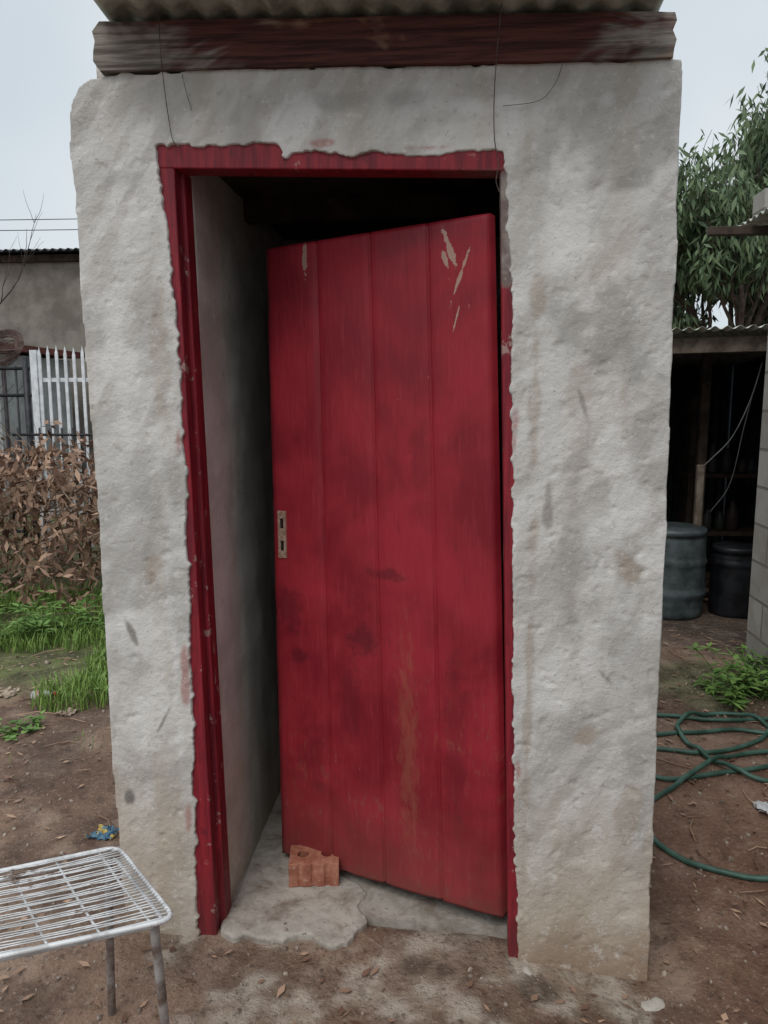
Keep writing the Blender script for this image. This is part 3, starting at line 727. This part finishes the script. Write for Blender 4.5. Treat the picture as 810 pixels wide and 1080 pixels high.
# ------------------------------------------------------------------ block house on the right
def blockmat():
    m=M('cement_block',.9,.2)
    n=m.N('ShaderNodeTexBrick'); v=m.N('ShaderNodeCombineXYZ'); x,y,z=m.xyz(); m.L(m.ma('ADD',x,y),v.inputs[0]); m.L(z,v.inputs[1]); m.L(v.outputs[0],n.inputs['Vector'])
    n.inputs['Scale'].default_value=1; n.inputs['Brick Width'].default_value=.40; n.inputs['Row Height'].default_value=.20; n.inputs['Mortar Size'].default_value=.008; n.inputs['Mortar Smooth'].default_value=.3
    n.inputs['Color1'].default_value=(.27,.255,.235,1); n.inputs['Color2'].default_value=(.36,.34,.31,1); n.inputs['Mortar'].default_value=(.17,.155,.14,1)
    c=m.mix(m.mr(m.noise(6,4,.7),.4,.65,0,.6),n.outputs['Color'],(.22,.19,.16)); m.col(c)
    m.bump(m.ma('SUBTRACT',1,n.outputs['Fac']),.008); return m.m
BM_=blockmat()
HB=empty('block_house')
w=MB(); w.box(1.80,6.5,-3.5,2.39,-.2,2.29); w.build('wall',BM_,HB,bevel=.004)
s=MB(); vs_=[]
n=int(6.6/.076*8)
for j,x in enumerate((1.66,3.0,4.5,6.8)):
    for i in range(n+1):
        y=-3.8+6.33*i/n; vs_.append((x,y,2.37+.10*(x-1.7)+.009*math.sin(2*math.pi*y/.076)))
fs_=[(j*(n+1)+i,(j+1)*(n+1)+i,(j+1)*(n+1)+i+1,j*(n+1)+i+1) for j in range(3) for i in range(n)]
s.add(vs_,fs_); o=s.build('corrugated_roof',ZR,HB,smooth=True); so=o.modifiers.new('s','SOLIDIFY'); so.thickness=.003
s=MB(); s.box(1.46,6.3,2.34,2.385,2.292,2.335); s.box(1.60,6.3,1.0,1.05,2.292,2.345); s.box(1.60,6.3,-.4,-.35,2.292,2.345); s.build('purlin',DW,HB,bevel=.004)
s=MB(); s.box(1.70,1.85,2.28,2.44,2.385,2.50); s.build('roof_weight_block',BM_,HB,bevel=.005)

# ------------------------------------------------------------------ left background
PB=simple('weathered_beige_plaster',(.16,.14,.12),(.26,.235,.205),2.5,.9,.01)
LB=empty('plastered_house')
w=MB(); w.box(-13,-2.6,9.7,14,-.2,3.62); w.build('wall',PB,LB)
s=MB(); corr(s,-13.3,-2.3,lambda x,y:3.66+.10*(y-9.5),9.42,14.5,4,.018,.12,.004); s.build('corrugated_roof',ZD,LB,smooth=True)
s=MB(); s.box(-13,-2.6,9.62,9.698,3.52,3.62); s.build('wall_plate',DW,LB)
OB=empty('low_outbuilding')
w=MB(); w.box(-9.5,-5.35,7.2,9.0,-.1,2.02); w.build('wall',simple('pale_board',(.25,.26,.26),(.38,.39,.39),3,.8,.004),OB)
s=MB(); s.box(-9.7,-5.2,7.0,9.2,2.06,2.14); s.build('roof',simple('rust_red_roof',(.10,.035,.03),(.17,.06,.05),4,.8,.004),OB)
s=MB(); s.box(-7.2,-6.4,7.16,7.198,.9,1.75); s.build('window',simple('dark_window',(.02,.025,.03),(.05,.055,.06),5,.3,0),OB)
PF=empty('palisade_fence')
s=MB(); x=-3.53
while x<-1.2:
    zt_=1.86+U(-.01,.01)
    s.box(x,x+.026,4.83,4.842,.12,zt_); s.add([(x,4.83,zt_),(x+.026,4.83,zt_),(x+.026,4.842,zt_),(x,4.842,zt_),(x+.013,4.836,zt_+.075)],[(0,1,4),(1,2,4),(2,3,4),(3,0,4)]); x+=.080
s.box(-3.56,-1.2,4.845,4.87,1.62,1.655); s.box(-3.56,-1.2,4.845,4.87,.42,.46); s.box(-3.60,-3.54,4.82,4.88,-.05,1.90); s.build('picket',WHT,PF)
GT=empty('steel_gate')
s=MB()
for zz in (1.74,1.50,.95,.25): s.tube([(-6.4,4.85,zz),(-3.62,4.85,zz)],.016,8)
x=-6.4
while x<-3.62: s.tube([(x,4.85,.2),(x,4.85,1.76)],.010,6); x+=.115
s.tube([(-3.66,4.85,-.05),(-3.66,4.85,1.85)],.03,10); s.tube([(-6.4,4.85,-.05),(-6.4,4.85,1.85)],.03,10)
s.build('bar',BLK,GT,smooth=True)
s=MB(); x=-6.4
while x<-3.0:
    for sg in (1,-1):
        a=Vector((x,4.88,.3)); b_=Vector((x+sg*1.3,4.88,1.6))
        if -6.4<b_.x<-3.65: s.tube([a,b_],.003,4)
    x+=.10
s.build('mesh',WIRE,GT)
BR=empty('black_railing'); s=MB(); x=-3.6
while x<-1.5: s.tube([(x,4.55,.0),(x,4.55,1.22)],.009,6); x+=.10
s.tube([(-3.65,4.55,1.16),(-1.5,4.55,1.16)],.012,8); s.build('bar',BLK,BR,smooth=True)
bt=MB()
def bare(p,d,L,r,dep):
    pts=[p]; q=p.copy(); dd_=d.copy()
    for k in range(6):
        dd_=(dd_+Vector((U(-1,1),U(-.4,.4),U(-.5,.8)))*.2).normalized(); q=q+dd_*L/6; pts.append(q.copy())
    bt.tube(pts,[r*(1-.7*k/6) for k in range(7)],6)
    if dep<3:
        for k in range(3): bare(pts[random.randint(2,6)],(dd_+Vector((U(-1,1),U(-.3,.3),U(-.6,.8)))*.8).normalized(),L*.6,r*.5,dep+1)
bare(Vector((-6.6,8.5,-.1)),Vector((.05,0,1)),2.5,.05,0); bare(Vector((-6.5,8.5,2.0)),Vector((.25,0,1)),1.3,.02,1); bare(Vector((-6.5,8.5,2.4)),Vector((.75,0,.5)),1.2,.015,1)
bt.build('bare_tree',simple('dark_bark',(.03,.025,.025),(.07,.055,.05),12,.9,0),smooth=True)
tg=MB(); c0=Vector((-4.02,5.1,1.93))
for i in range(110):
    ph=U(0,6.3); inc=U(-1,1); rr=.20*U(.6,1); pts=[]
    for k in range(9):
        t=ph+k*.45; p=Vector((math.cos(t)*rr,math.sin(t)*math.cos(inc)*rr*.8,math.sin(t)*math.sin(inc+.9)*rr)); pts.append(c0+p)
    tg.tube(pts,.0022,4)
tg.tube([(-4.02,5.1,-.05),(-4.02,5.1,1.8)],.02,8)
tg.build('bare_twig_bush',simple('twig_brown',(.07,.045,.04),(.15,.10,.085),10,.9,0))
pl=MB()
for z in (4.25,4.42): pl.tube([(-26+ (52*k/40),11.0,z+.35*((k-20)/20)**2) for k in range(41)],.007,5)
pl.tube([(-26,11,-.1),(-26,11,5.2)],.1,10); pl.tube([(26,11,-.1),(26,11,5.2)],.1,10)
pl.build('overhead_cable',BLK)

# ------------------------------------------------------------------ sky + light
W=bpy.data.worlds.new('World'); S.world=W; W.use_nodes=True; nt=W.node_tree; bg=nt.nodes['Background']
sky=nt.nodes.new('ShaderNodeTexSky'); sky.sky_type='NISHITA'; sky.sun_disc=False
sky.sun_elevation=math.radians(52); sky.sun_rotation=math.radians(200)
tc=nt.nodes.new('ShaderNodeTexCoord'); nz=nt.nodes.new('ShaderNodeTexNoise'); nz.inputs['Scale'].default_value=2.2; nz.inputs['Detail'].default_value=3
nt.links.new(tc.outputs['Generated'],nz.inputs['Vector'])
rp=nt.nodes.new('ShaderNodeValToRGB'); rp.color_ramp.elements[0].position=.35; rp.color_ramp.elements[0].color=(6.0,6.8,7.5,1); rp.color_ramp.elements[1].position=.65; rp.color_ramp.elements[1].color=(8.2,8.7,8.9,1)
nt.links.new(nz.outputs[0],rp.inputs[0])
sx=nt.nodes.new('ShaderNodeSeparateXYZ'); nt.links.new(tc.outputs['Generated'],sx.inputs[0])
mp=nt.nodes.new('ShaderNodeMapRange'); nt.links.new(sx.outputs[2],mp.inputs[0]); mp.inputs[1].default_value=.45; mp.inputs[2].default_value=1; mp.inputs[3].default_value=1; mp.inputs[4].default_value=1.5
vm=nt.nodes.new('ShaderNodeVectorMath'); vm.operation='SCALE'; nt.links.new(rp.outputs[0],vm.inputs[0]); nt.links.new(mp.outputs[0],vm.inputs['Scale'])
mx=nt.nodes.new('ShaderNodeMix'); mx.data_type='RGBA'; mx.inputs[0].default_value=.9
nt.links.new(sky.outputs[0],mx.inputs[6]); nt.links.new(vm.outputs[0],mx.inputs[7]); nt.links.new(mx.outputs[2],bg.inputs[0]); bg.inputs[1].default_value=.1
sun=bpy.data.lights.new('sun','SUN'); sun.energy=1.4; sun.angle=math.radians(30); sun.color=(1,.96,.91)
so=bpy.data.objects.new('sun',sun); S.collection.objects.link(so); so.rotation_euler=(math.radians(38),0,math.radians(-20))

S.view_settings.view_transform='Standard'; S.view_settings.look='None'; S.view_settings.exposure=0
cam=bpy.data.cameras.new('camera'); co=bpy.data.objects.new('camera',cam); S.collection.objects.link(co); S.camera=co
cam.sensor_fit='VERTICAL'; cam.sensor_height=24; cam.lens=18.02; cam.clip_start=.02; cam.clip_end=1000
co.location=(.164,-1.873,1.46); co.rotation_euler=(math.radians(81.7),0,math.radians(5))
